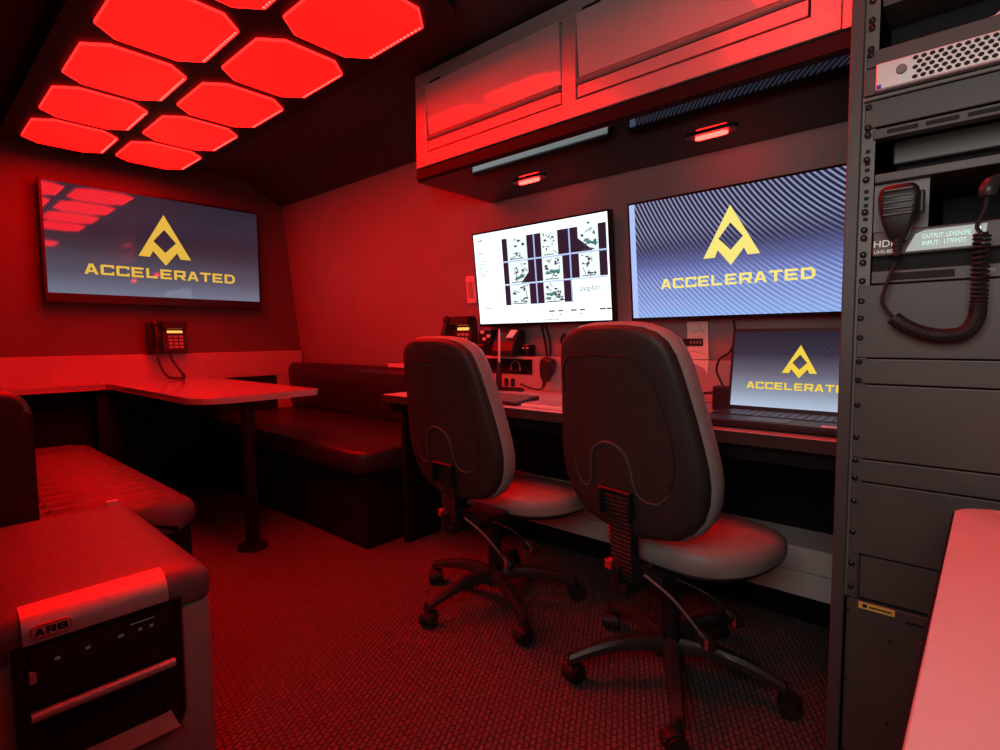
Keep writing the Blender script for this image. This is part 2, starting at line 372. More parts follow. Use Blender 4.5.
# ------------------------------------------------------------------ overhead cabinet
t = thing('overhead_cabinet', 'long white overhead cabinet with two flap doors above the desk', 'cabinet', (1.85, 1.08, 1.70))
XF = 1.60
obj('body', prism(NB(), [(XF + .03, 1.757), (2.105, 1.757), (2.08, 2.0), (1.80, 2.155), (XF + .03, 2.155)], 'y', .28, 1.885), M_black, t)
bm = NB()
for y0, y1, z0, z1 in ((.27, 1.888, 1.757, 1.812), (.27, 1.888, 2.092, 2.152), (1.822, 1.888, 1.812, 2.092), (1.05, 1.106, 1.812, 2.092), (.27, .338, 1.812, 2.092)):
    box(bm, XF, XF + .03, y0, y1, z0, z1, .002, 1)
obj('face_frame', bm, M_cab, t)
obj('end_cap', prism(NB(), [(XF + .002, 1.757)] + [(XF + .002, 2.152), (XF + .06, 2.152), (XF + .06, 1.757)], 'y', .245, .2695, .004), M_cab, t)
for y0, y1 in ((1.114, 1.814), (.346, 1.042)):
    d = obj('door', prism(NB(), [(XF + .010, 1.882), (XF - .012, 2.088), (XF + .022, 2.088), (XF + .022, 1.882)], 'y', y0, y1, .003), M_door, t)
    path = [(XF + .004, y0, 1.872), (XF + .004, y1, 1.872)]
    obj('door_pull', cyl(NB(), *path, .0115, seg=14), M_lip, d, True)
    obj('pull_ledge', bx(XF + .004, XF + .024, y0, y1, 1.8205, 1.858), M_cab, t)
    obj('hinge', bx(XF - .002, XF + .01, y1 - .09, y1 - .02, 2.093, 2.104), M_plast, t)
obj('underside', bx(XF + .022, 2.112, .25, 1.90, 1.70, 1.7565), M_under, t)
obj('front_lip', prism(NB(), [(XF + .010, 1.7565), (XF + .010, 1.712), (XF + .0218, 1.7005), (XF + .0218, 1.7565)], 'y', .25, 1.90), M_black, t)
for y, lb in ((1.49, 'small glowing red strip lamp under the cabinet above the camera-view monitor'), (.695, 'small glowing red strip lamp under the cabinet above the logo monitor')):
    t = thing('under_cabinet_lamp', lb, 'lamp', (1.905, y, 1.70), group='red lamps under the cabinet')
    obj('base_plate', prism(NB(), rrect(1.88, 1.93, y - .088, y + .088, .022), 'z', 1.693, 1.6995, .002, 1), M_plast2, t)
    obj('lens', prism(NB(), rrect(1.895, 1.915, y - .055, y + .055, .0095), 'z', 1.684, 1.6935, .003), E_under, t)

# ------------------------------------------------------------------ desk
t = thing('desk', 'long pale desk below the monitors, ending at the bench', 'desk', (1.85, 1.1, 0))
obj('worktop', bx(1.518, 2.198, .182, 2.07, .705, .74, .004), M_desk, t)
obj('edge_band', bx(1.513, 1.5178, .182, 2.07, .705, .7385), M_plast2, t)
obj('front_rail', bx(1.56, 1.60, .182, 2.07, .655, .7045), M_black, t)
obj('end_panel', bx(1.62, 2.02, 2.03, 2.06, 0, .7045), M_black, t)
t = thing('cable_box', 'pale raised cable box along the back of the desk', 'cable box', (2.15, 1.0, .74))
obj('body', bx(2.105, 2.198, .184, 2.03, .7402, .905, .004), M_lam, t)
obj('audio_panel', bx(2.1, 2.1055, 1.63, 1.84, .815, .892, .002, 1), M_gloss, t)
obj('audio_panel', bx(2.1, 2.1055, 1.855, 1.98, .815, .892, .002, 1), M_gloss, t)
bm = NB()
for s in (-1, 1):
    tube(bm, smooth_path([(2.0985, 1.735 + s * .03, .842), (2.0985, 1.735 + s * .028, .862), (2.0985, 1.735 + s * .014, .878), (2.0985, 1.735, .882)]), .002, 6)
    box(bm, 2.097, 2.1, 1.735 + s * .03 - .006, 1.735 + s * .03 + .006, .834, .852, .002, 1)
obj('headphone_symbol', bm, M_lip, t)
for y in (1.80, 1.757):
    obj('socket', prism(NB(), rrect(y - .013, y + .013, .748, .792, .012), 'x', 2.101, 2.106), M_gloss, t)

# ------------------------------------------------------------------ screens
def wall_monitor(name, label, yc, hw, z0, h, mname):
    t = thing(name, label, 'monitor', (wallx(z0, .08), yc, z0), (0, -math.atan(LEAN), 0), local=True)
    obj('case', bx(.004, .04, -hw, hw, 0, h, .004), M_plast, t)
    bm = NB()
    for a, b, c, d in ((-hw, hw, 0, .014), (-hw, hw, h - .008, h), (-hw, -hw + .008, .014, h - .008), (hw - .008, hw, .014, h - .008)):
        box(bm, 0, .006, a, b, c, d, .001, 1)
    obj('bezel', bm, M_gloss, t)
    obj('wall_mount', bx(.04, .085, -.1, .1, h / 2 - .1, h / 2 + .1), M_black, t)
    f = lambda u, v, e=0: (.0012 - e, -u, v)
    return t, f
m2 = screen_mat('logo_wallpaper', [(0, (.22, .38, .80)), (.18, (.17, .26, .62)), (.36, (.13, .175, .48)), (.47, (.09, .11, .28)), (.60, (.025, .028, .09)), (.8, (.010, .011, .05)), (1, (.010, .011, .05))], 1.0, (.60, .74, 1.0), 21, .50)
t, f = wall_monitor('wall_monitor', 'wide wall monitor with yellow letter A logo on a blue lined background', .68, .412, 1.066, .487, 'logo')
uvquad('screen', m2, f(-.404, .014), f(.404, .014), f(.404, .479), f(-.404, .479), t)
f1 = lambda u, v, e=0: f(u, v, .0012 + e)
bm = NB(); poly(bm, [f1(*p) for p in ((-.404, .014), (-.380, .014), (-.380, .479), (-.404, .479))]); obj('screen_border', bm, E_blue, t)
obj('logo_mark', logo(NB(), .204, f1, .232), E_gold2, t)
obj('logo_text', stroke_text(NB(), 'ACCELERATED', .0395, f1, 1.12, .17, first=1.0), E_gold2, t)
for o in t.children:
    if o.name.startswith('logo_text'):
        for v in o.data.vertices: v.co.z += .128; v.co.y += .0

m2b = None
t, f = wall_monitor('wall_monitor', 'bright white wall monitor with a grid of eight camera views', 1.586, .406, 1.061, .487, 'views')
bm = NB(); poly(bm, [f(-.398, .014), f(.398, .014), f(.398, .479), f(-.398, .479)]); obj('screen', bm, E_white, t)
f1 = lambda u, v, e=0: f(u, v, .0012 + e)
def quad(bm, u0, u1, v0, v1, e=0.0): poly(bm, [f1(u0, v0, e), f1(u1, v0, e), f1(u1, v1, e), f1(u0, v1, e)])
def blob(bm, u, v, a, b, e, n=9):
    ph = random.random() * 6
    poly(bm, [f1(u + a * math.cos(2 * PI * k / n) * (1 + .35 * math.sin(3 * k + ph)), v + b * math.sin(2 * PI * k / n) * (1 + .35 * math.cos(2 * k + ph)), e) for k in range(n)])
UX = [-.205, .001, .203, .398]; VY = [.436, .318, .204, .098]
for r in range(3):
    for c in range(3):
        u0, u1, v1, v0 = UX[c], UX[c + 1] - .008, VY[r], VY[r + 1] + .007
        if r == 2 and c == 2: continue
        tl = NB(); quad(tl, u0, u1, v0, v1); tile = obj('camera_view', tl, E_pale, t)
        bm = NB(); wl = .034 + .004 * c; wr = (.06 if (r, c) in ((0, 1),) else .040)
        quad(bm, u0, u0 + wl, v0, v1, .0004); obj('dark_margin', bm, E_dark, tile); bm = NB(); quad(bm, u1 - wr, u1, v0, v1, .0004); obj('dark_margin', bm, E_dark, tile); bm = NB()
        if c == 2 and r == 0: poly(bm, [f1(u0 + wl, v0, .0004), f1(u1 - wr - .03, v0, .0004), f1(u0 + wl, v0 + .06, .0004)])
        if (r, c) in ((1, 0),): poly(bm, [f1(u1 - wr - .05, v0, .0004), f1(u1 - wr, v0, .0004), f1(u1 - wr, v0 + .05, .0004)])
        if len(bm.faces): obj('view_dark_shape', bm, E_dark, tile)  # dark triangle in the camera picture
        bm = NB(); random.seed(20 + r * 3 + c); a0, a1 = u0 + wl + .014, u1 - wr - .014
        for k in range(9 if r else 5):
            blob(bm, random.uniform(a0, a1), random.uniform(v0 + .012, v1 - .012), random.uniform(.004, .012), random.uniform(.003, .008), .0005 + .00002 * k)
        quad(bm, a0, a1 - .01, v0 + .004, v0 + .008, .0008)
        for k in range(7):
            ua, va = random.uniform(a0, a1), random.uniform(v0 + .01, v1 - .01); an = random.uniform(0, 6.3); ln = random.uniform(.015, .05)
            ub = min(max(ua + ln * math.cos(an), a0 - .01), a1 + .01); vb = min(max(va + ln * math.sin(an), v0 + .006), v1 - .006)
            dl = max(1e-4, math.hypot(ub - ua, vb - va)); nx, ny = -(vb - va) / dl * .0016, (ub - ua) / dl * .0016; e = .0009 + .00002 * k
            poly(bm, [f1(ua - nx, va - ny, e), f1(ub - nx, vb - ny, e), f1(ub + nx, vb + ny, e), f1(ua + nx, va + ny, e)])
        obj('view_detail', bm, E_ink, tile)['kind'] = 'stuff'
        if (r, c) in ((1, 1), (2, 1), (0, 2), (1, 0)):
            bm = NB(); um = (a0 + a1) / 2
            for k in range(4): blob(bm, um + random.uniform(-.03, .03), v0 + random.uniform(.02, .05), .016, .007, .001 + .00002 * k)
            obj('view_detail', bm, E_teal, tile)['kind'] = 'stuff'
for q4 in ((UX[1] - .008, UX[1], VY[3], VY[0], .0003), (UX[2] - .008, UX[2], VY[3], VY[0], .0003), (UX[0], UX[3] - .008, VY[1], VY[1] + .006, .00032), (UX[0], UX[3] - .008, VY[2], VY[2] + .005, .00032)):
    bm = NB(); quad(bm, *q4); obj('grid_line', bm, E_blue, t)
bm = font_text('avigilon', .036, lambda u, v, e: f1(u + .296, v + .150, .0006)); obj('maker_text', bm, E_ink, t)
bm = NB(); random.seed(3)
for v in (.382, .376, .352, .338, .324, .305, .296, .285, .272, .262): quad(bm, -.372, -.372 + random.uniform(.03, .07), v, v + .0025)
for u in (.06, .115, .185, .235, .34, .375): quad(bm, u, u + random.uniform(.02, .035), .062, .069)
for u in (.07, .12, .235): quad(bm, u, u + .012, .045, .049)
for u in (-.08, .03, .05, .065, .08, .10): quad(bm, u, u + .008, .022, .027)
quad(bm, -.36, -.30, .093, .096); quad(bm, -.20, .39, .098, .0988)
obj('menu_text', bm, E_ink, t)['kind'] = 'stuff'
bm = NB(); quad(bm, -.365, -.335, .442, .448); obj('menu_badge', bm, E_teal, t)
bm = NB(); quad(bm, .295, .31, .440, .450); obj('menu_badge', bm, E_teal, t)

# big television on the back wall
mtv = screen_mat('television_wallpaper', [(0, (.15, .175, .25)), (.2, (.065, .068, .10)), (.45, (.030, .030, .044)), (.62, (.015, .013, .026)), (1, (.008, .006, .013))], 1.0, (.24, .26, .36), 34, .16)
t = thing('television', 'large flat television with a gold letter A logo on the back wall', 'television', (1.228, 3.98, 1.23), rot=(0, 0, 0), local=True)
hw, h = .622, .702
obj('case', bx(-hw, hw, .004, .05, 0, h, .005), M_plast, t)
bm = NB()
for a, b, c, d in ((-hw, hw, 0, .052), (-hw, hw, h - .014, h), (-hw, -hw + .014, .052, h - .014), (hw - .014, hw, .052, h - .014)): box(bm, a, b, 0, .008, c, d, .001, 1)
obj('bezel', bm, M_plast, t)
obj('wall_mount', bx(-.2, .2, .05, .10, .2, .5), M_black, t)
f = lambda u, v, e=0: (u, .0015 - e, v)
f1 = lambda u, v, e=0: f(u, v, .0012 + e)
uvquad('screen', mtv, f(-.608, .052), f(.608, .052), f(.608, .688), f(-.608, .688), t)
obj('logo_mark', logo(NB(), .305, f1, .308), E_gold, t)
bm = stroke_text(NB(), 'ACCELERATED', .062, lambda u, v, e=0: f1(u, v + .172, e), 1.12, .17); obj('logo_text', bm, E_gold, t)

# laptop
t = thing('laptop', 'open black laptop with yellow letter A logo on the desk', 'laptop', (1.70, .395, .74))
obj('base', bx(1.556, 1.805, .184, .600, .745, .764, .005), M_plast, t)
bm = NB()
for sx in (1.58, 1.78):
    for sy in (.21, .58): box(bm, sx - .012, sx + .012, sy - .02, sy + .02, .7402, .746)
obj('foot', bm, M_rub, t)
bm = NB()
for r in range(6):
    for c in range(17):
        x = 1.668 + r * .0205; y = .203 + c * .0232; box(bm, x, x + .017, y, y + .0195, .764, .7665)
o = obj('keys', bm, M_plast2, t); o['kind'] = 'stuff'
obj('touchpad', bx(1.575, 1.655, .36, .47, .7642, .7648), M_plast2, t)
obj('sticker', bx(1.565, 1.60, .20, .28, .7642, .7649), M_white, t)
TL = math.radians(9)
def lf(u, v, e=0): return (1.808 + v * math.sin(TL) - e * math.cos(TL), .387 - u, .762 + v * math.cos(TL) + e * math.sin(TL))
bm = NB(); P8 = [(-.203, .0), (.203, .0), (.203, .264), (-.203, .264)]
rings_mesh(bm, [[lf(u, v, .001) for u, v in P8], [lf(u, v, -.007) for u, v in P8]]); lid = obj('lid', bm, M_plast, t)
ml = screen_mat('laptop_wallpaper', [(0, (.45, .56, .72)), (.2, (.27, .31, .40)), (.45, (.12, .12, .17)), (.7, (.030, .028, .05)), (1, (.014, .013, .025))], 1.0, (.42, .48, .6), 14, .02)
uvquad('screen', ml, lf(-.195, .014, .0016), lf(.195, .014, .0016), lf(.195, .254, .0016), lf(-.195, .254, .0016), lid)
lf1 = lambda u, v, e=0: lf(u, v, .0025 + e)
obj('logo_mark', logo(NB(), .096, lf1, .124), E_gold3, lid)
bm = stroke_text(NB(), 'ACCELERATED', .022, lambda u, v, e=0: lf1(u + .001, v + .071, e), 1.08, .17); obj('logo_text', bm, E_gold3, lid)

# ------------------------------------------------------------------ office chairs
def chair(label, loc, rz, phase, ox=.03, bd=0.0, sd=0.0):
    t = thing('office_chair', label, 'chair', loc, (0, 0, rz), 'office chairs at the desk', local=True)
    # star base
    obj('hub', cyl(NB(), (0, 0, .075), (0, 0, .135), .042, .032, 20), M_plast, t, True)
    for k in range(5):
        a = phase - rz + k * 2 * PI / 5; ca, sa = math.cos(a), math.sin(a)
        rg = []
        for s in range(8):
            u = s / 7; r = .03 + u * .272; z = .112 - .018 * u - .022 * u ** 2.2 + .012 * math.sin(u * PI); wd = .024 - .009 * u; hh = .020 - .008 * u
            pr = [(-wd, -hh), (wd, -hh), (wd, hh * .3), (wd * .55, hh), (-wd * .55, hh), (-wd, hh * .3)]
            rg.append([(ca * r - sa * p, sa * r + ca * p, z + q) for p, q in pr])
        lg = obj('base_leg', rings_mesh(NB(), rg), M_plast2, t, True)
        cx, cy = ca * .298, sa * .298; b = a + 1.1 + k * 1.3; cb, sb = math.cos(b), math.sin(b)
        bm = NB(); cyl(bm, (cx, cy, .05), (cx, cy, .088), .009, .007, 10)
        ox, oy = cx + cb * .012, cy + sb * .012
        for sg in (-1, 1):
            p0 = (ox - sb * sg * .006, oy + cb * sg * .006, .0275); p1 = (ox - sb * sg * .026, oy + cb * sg * .026, .0275)
            cyl(bm, p0, p1, .027, .0255, 18)
        hood = [Vector((ox + cb * .031 * math.cos(th), oy + sb * .031 * math.cos(th), .0275 + .031 * math.sin(th))) for th in [i * PI / 8 for i in range(9)]]
        for A, B in zip(hood, hood[1:]):
            n = Vector((-sb, cb, 0)) * .019
            v = [bm.verts.new(p) for p in (A - n, A + n, B + n, B - n)]; bm.faces.new(v)
        obj('castor', bm, M_rub, lg, True)
    bm = NB(); cyl(bm, (0, 0, .13), (0, 0, .30), .026, .024, 18); cyl(bm, (0, 0, .30), (0, 0, .345), .014, .014, 14)
    obj('gas_column', bm, M_plast, t, True)
    # tilt mechanism and levers
    bm = NB(); box(bm, -.15, .10, -.075, .075, .325, .368, .012)
    box(bm, -.24, -.13, -.03, .03, .325, .358, .008)
    obj('mechanism', bm, M_plast, t, True)
    for (p, q, r) in (((-.20, -.055, .385), (-.185, -.13, .345), (-.150, -.183, .272)), ((-.09, -.075, .350), (-.075, -.160, .335), (-.035, -.190, .288))):
        lv = obj('lever', tube(NB(), smooth_path([p, q, r]), .0036, 8), M_lip if p[0] < -.1 else M_plast2, t, True)
        pv, qv = Vector(q), Vector(r); dr = (qv - pv).normalized(); e = qv + dr * .055
        obj('paddle', tube(NB(), [qv - dr * .008, qv + dr * .01, qv + dr * .04, e], [.008, .019, .021, .008], 10), M_plast, lv, True)
        mk = qv + dr * .032; obj('paddle_mark', bx(mk.x - .0215, mk.x - .016, mk.y - .013, mk.y - .002, mk.z - .010, mk.z + .014, .001, 1), M_chrome, lv)
    # seat
    def so(s, z, drop=0.0, n=44, ex=2.5):
        r = []
        for k in range(n):
            a = 2 * PI * k / n; c, sn = math.cos(a), math.sin(a)
            x = ox + s * .235 * math.copysign(abs(c) ** (2 / ex), c); y = s * .242 * math.copysign(abs(sn) ** (2 / ex), sn)
            r.append((x, y, z - .046 - sd - drop * max(0, (x - .10) / .16) ** 2 + .012 * max(0, (-x - .08) / .12)))
        return r
    obj('seat_pan', rings_mesh(NB(), [so(.62, .408), so(.90, .414), so(.965, .426), so(.955, .444)]), M_plast, t, True)
    obj('seat', rings_mesh(NB(), [so(.95, .428), so(.985, .436, .006), so(1.0, .460, .010), so(.985, .482, .014), so(.94, .496, .016), so(.84, .503, .016), so(.62, .505, .012), so(.3, .500, .01), so(.05, .498, .01)]), M_fab, t, True)
    # backrest
    half = [(0, 1.036), (.06, 1.035), (.105, 1.029), (.140, 1.016), (.164, .995), (.178, .965), (.187, .93), (.197, .88), (.209, .82), (.221, .755), (.230, .70), (.232, .655), (.226, .61), (.210, .566), (.182, .530), (.141, .502), (.09, .490), (.045, .483), (0, .481)]
    out = half + [(-y, z) for y, z in half[-2:0:-1]]
    ZC = .745
    def xc(z): return -.232 - .13 * (z - .72) + .22 * (z - .72) ** 2 * (-1 if z > .72 else 1.2)
    def ring(s, off, zz=None):
        r = []
        for y, z in out:
            yy, z2 = y * s, ZC + s * (z - ZC); r.append((xc(z2) + .55 * yy * yy + off, yy, z2 - bd))
        return r
    sh = obj('back_shell', rings_mesh(NB(), [ring(.90, .012), ring(.985, .010), ring(1.0, .003), ring(.995, -.010), ring(.97, -.019), ring(.93, -.023), ring(.80, -.024), ring(.72, -.0235), ring(.4, -.023), ring(.05, -.023)]), M_shell, t, True)
    obj('back_cushion', rings_mesh(NB(), [ring(.97, .004), ring(1.005, .008), ring(1.026, .020), ring(1.030, .036), ring(1.012, .054), ring(.945, .068), ring(.75, .076), ring(.4, .074), ring(.05, .073)]), M_fab, t, True)
    def onback(y, z, e=.0): return (xc(z) + .55 * y * y - .0235 - e, y, z - bd)
    # raised seam lines of the shell
    arch = [(.175, .86), (.165, .915), (.145, .943), (.11, .956), (.04, .960), (-.04, .960), (-.085, .950), (-.115, .925), (-.135, .88), (-.150, .82), (-.163, .75), (-.165, .69), (-.15, .64)]
    obj('shell_seam', tube(NB(), smooth_path([onback(y, z, -.0005) for y, z in arch]), .0022, 6), M_hole, sh, True)
    bell = [(.165, .67), (.157, .625), (.14, .600), (.115, .597), (.098, .625), (.092, .67), (.078, .708), (.045, .73), (.01, .733), (-.022, .718), (-.042, .685), (-.048, .64), (-.06, .606), (-.085, .594), (-.115, .598), (-.142, .622)]
    bell = [((y + (.0)), z) for y, z in bell]
    rr = [.0015 + .0022 * math.sin(PI * min(1, i / (len(bell) * 6 - 6))) for i in range((len(bell) - 1) * 6 + 1)]
    obj('shell_ridge', tube(NB(), smooth_path([onback(y, z, -.0006) for y, z in bell]), rr, 6), mat('shell_edge', (0.11, 0.10, 0.095), 0.35, var=0.1), sh, True)
    # ribbed upright bracket
    bm = NB(); rg = []; yc = .006
    n = 44
    for i in range(n + 1):
        z = .602 - bd - i * (.602 - bd - .335) / n; e = .0045 if i % 2 else 0.0
        x = xc(max(z, .5)) - .026 + (0 if z > .5 else .10 * (.5 - z)); hw_ = .042 - .010 * (i / n)
        rg.append([(x + .022, yc - hw_ + e, z), (x - .012 + e, yc - hw_ + e, z), (x - .012 + e, yc + hw_ - e, z), (x + .022, yc + hw_ - e, z)])
    obj('bellows', rings_mesh(NB(), rg), M_rub, t)
    bm = NB(); x = xc(.60) - .03
    for sg in (-1, 1): box(bm, x - .012, x + .02, yc + sg * .047 - .004, yc + sg * .047 + .004, .54 - bd, .61 - bd, .002, 1)
    box(bm, x - .010, x + .02, yc - .051, yc + .051, .603 - bd, .612 - bd, .002, 1)
    obj('bracket_frame', bm, M_plast, t)
    obj('bracket_stem', tube(NB(), smooth_path([(-.238, yc, .40), (-.225, yc, .345), (-.19, yc * .5, .34), (-.12, 0, .365)]), .015, 10), M_plast, t, True)
    for dx, dz in ((-.05, .392), (-.055, .36)):
        obj('bolt', cyl(NB(), (dx - .10, -.032, dz - .005), (dx - .10, -.042, dz - .005), .006, .005, 10), M_chrome, t, True)
    obj('red_tab', bx(-.224, -.196, yc + .030, yc + .053, .372, .398, .003), M_redtab, t)
    return t
chair('black office chair in front of the laptop, nearest to the equipment rack', (1.462, .625, 0), math.radians(-11), math.radians(-8.6), .065, .006, .008)
chair('black office chair in front of the camera-view monitor, nearest to the bench', (1.47, 1.322, 0), math.radians(-3), math.radians(25.3), -.05, .036, .032)

# ------------------------------------------------------------------ portable fridge
t = thing('portable_fridge', 'grey portable fridge with dark lid and silver handle in the foreground', 'fridge', (.262, 1.612, 0), (0, 0, math.radians(-1)), local=True)
FW, FL = .192, .352
obj('body', bx(-FW, FW, -FL + .006, FL - .006, .012, .428, .018, 3), M_fgrey, t, True)
def lidring(g, z, r): return [(x, y, z) for x, y in rrect(-FW - .004 + g, FW + .004 - g, -FL + g, FL - g, r)]
lid = obj('lid', rings_mesh(NB(), [lidring(.004, .4285, .03), lidring(0, .434, .032), lidring(0, .470, .032), lidring(.006, .488, .03), lidring(.020, .500, .03), lidring(.045, .506, .03), lidring(.09, .508, .03)]), M_flid, t, True)
bm = NB(); rg = []
for x in [-.128 + i * .232 / 10 for i in range(11)]:
    rg.append([(x, -FL - .006, .452), (x, -FL - .0055, .475), (x, -FL + .004, .493), (x, -FL + .022, .504), (x, -FL + .044, .5095), (x, -FL + .044, .49), (x, -FL + .03, .452)])
pl = obj('lid_plate', rings_mesh(NB(), rg), M_alu, lid, True)
fb = lambda u, v, e=0: (-.088 + u, -FL - .0068 - e, .461 + v)
obj('badge', prism(NB(), [(-.088 + x, .472 + z) for x, z in rrect(-.030, .030, -.0125, .0125, .009)], 'y', -FL - .009, -FL - .003, .001, 1), M_badge, pl)
obj('badge_field', prism(NB(), [(-.088 + x, .472 + z) for x, z in rrect(-.0265, .0265, -.0095, .0095, .006)], 'y', -FL - .0096, -FL - .004), M_badgel, pl)
fb = lambda u, v, e=0: (-.088 + u, -FL - .0101 - e, .4655 + v)
obj('badge_text', stroke_text(NB(), 'ARB', .0135, fb, 1.12, .12, .27, .36), M_hole, pl)
pts = [(-.145, .4515), (.128, .4515), (.128, .20), (.118, .172), (.095, .158), (-.115, .158), (-.137, .172), (-.145, .20)]
obj('front_bezel', prism(NB(), pts, 'y', -FL - .004, -FL + .03, .003), M_fbez, t)
obj('bezel_rim', prism(NB(), [(-.149, .4275), (-.1455, .4275), (-.1455, .452), (-.149, .452)], 'y', -FL - .005, -FL + .03, .002), M_flid, t)
dp = obj('display_panel', prism(NB(), [(-.120, .398), (.105, .398), (.112, .442), (-.120, .442)], 'y', -FL - .009, -FL, .002), M_gloss, t)
bm = NB()
for u, w_ in ((-.086, .012), (-.040, .011), (.012, .014), (.046, .010), (.066, .010)):
    for k in range(2): box(bm, u, u + w_ * .7, -FL - .0097, -FL - .009, .4105 + .0034 * k, .4118 + .0034 * k)
box(bm, .034, .075, -FL - .0097, -FL - .009, .428, .4292)
obj('display_icons', bm, E_icon, dp)
obj('display_end', bx(-.123, -.112, -FL - .0095, -FL, .378, .404, .002, 1), M_alu, t)
obj('handle_bar', tube(NB(), [(-.125, -FL - .022, .324), (.105, -FL - .022, .324)], .0095, 14), M_alu, t, True)
bm = NB()
for sx in (-.124, .100): box(bm, sx - .006, sx + .008, -FL - .020, -FL, .315, .333, .003)
obj('handle_mount', bm, M_plast, t)
obj('grip_recess', prism(NB(), [(-.11, .21), (.09, .21), (.09, .300), (-.11, .300)], 'y', -FL - .0048, -FL + .02), M_hole, t)
bm = NB(); poly(bm, [(-.118, -FL - .003, .212), (.098, -FL - .003, .212), (.106, -FL - .034, .186), (-.118, -FL - .034, .186)])
r = bmesh.ops.extrude_face_region(bm, geom=bm.faces[:]); bmesh.ops.translate(bm, verts=[v for v in r['geom'] if isinstance(v, bmesh.types.BMVert)], vec=(0, .010, -.012))
obj('grip_lip', bm, M_fgrey, t)
obj('side_latch', bx(-FW - .016, -FW - .002, -.10, .10, .36, .47, .006), M_plast, t)
obj('lid_catch', bx(.140, .172, FL - .006, FL + .006, .485, .512, .003), M_white, t)

# ------------------------------------------------------------------ benches and table
t = thing('bench_seat', 'dark bench with ribbed red-lit seat cushion behind the fridge', 'bench', (.40, 2.8, 0))
obj('base', bx(.02, .66, 2.02, 3.55, 0, .36), M_black, t)
bm = NB(); rg = []; n = 300; y0, y1, x0, x1 = 1.985, 3.56, .21, .70
for i in range(n + 1):
    y = y0 + (y1 - y0) * i / n; e = min(y - y0, y1 - y)
    zt = .452 - .05 * max(0, 1 - e / .04) ** 2
    rib = -.022 + .036 * abs(math.sin(PI * (y - 2.05) / .088)) ** .5 if 2.06 < y < 3.30 else .008
    xr = x1 - (.09 * max(0, 1 - (y - y0) / .12) ** 2)
    pr = [(x0, .355), (x0, zt), (x0 + .09, zt + rib * .2), (x0 + .10, zt + rib), (xr - .10, zt + rib), (xr - .09, zt + rib * .2), (xr - .04, zt - .004), (xr - .012, zt - .022), (xr, zt - .05), (xr, .375), (xr - .01, .357)]
    rg.append([(a, y, b) for a, b in pr])
obj('seat_cushion', rings_mesh(NB(), rg), M_vinylr, t, True)
obj('backrest', prism(NB(), [(x, z) for x, z in rrect(.02, .262, .30, .865, .075, 7)], 'y', 2.02, 3.55, .02, 3), M_vinyl, t, True)

t = thing('bench_seat', 'dark upholstered corner bench between the table and the desk', 'bench', (1.78, 3.0, 0))
obj('base', bx(1.445, 2.2, 2.115, 4.03, 0, .36), M_black, t)
pts = [(1.40, 4.03), (1.40, 2.17), (1.415, 2.13), (1.46, 2.095), (2.0, 2.08), (2.15, 2.08), (2.15, 4.03)]
obj('seat_cushion', prism(NB(), pts, 'z', .36, .475, .03, 3), M_vinyl, t, True)
obj('backrest', prism(NB(), [(2.215 - .12 - .0, .478), (2.075, .52), (2.06, .77), (2.075, .805), (2.10, .818), (2.19, .818), (2.20, .478)], 'y', 2.10, 4.03, .012, 2), M_vinyl, t, True)
tag(obj('plastic_block', bx(2.10, 2.18, 2.60, 2.80, .8185, .842, .004), M_white, None), 'small pale plastic block lying on top of the corner bench backrest', 'block')

t = thing('dining_table', 'pale table with rounded end standing on a dark post by the back wall', 'table', (1.1, 3.0, 0))
pts = [(XL + .01, 4.048), (XL + .01, 3.86), (.84, 3.86), (.865, 3.82)]
for a in range(7): th = math.radians(180 + 15 * a); pts.append((.865 + .13 + .13 * math.cos(th), 2.52 + .13 + .13 * math.sin(th)))
for a in range(7): th = math.radians(270 + 15 * a); pts.append((1.475 - .05 + .05 * math.cos(th), 2.53 + .05 + .05 * math.sin(th)))
pts += [(1.475, 3.80), (1.475, 4.048)]
obj('table_top', prism(NB(), pts, 'z', .712, .742, .003), M_table, t)
bm = NB(); cyl(bm, (1.105, 2.565, .012), (1.105, 2.565, .70), .030, .030, 20); obj('table_post', bm, M_black, t, True)
obj('foot_plate', cyl(NB(), (1.105, 2.565, .0), (1.105, 2.565, .014), .07, .066, 24), M_black, t, True)
obj('top_plate', bx(1.03, 1.18, 2.55, 2.70, .700, .7118), M_black, t)
obj('support_panel', bx(.80, 1.385, 3.90, 3.93, 0, .7118), M_black, t)

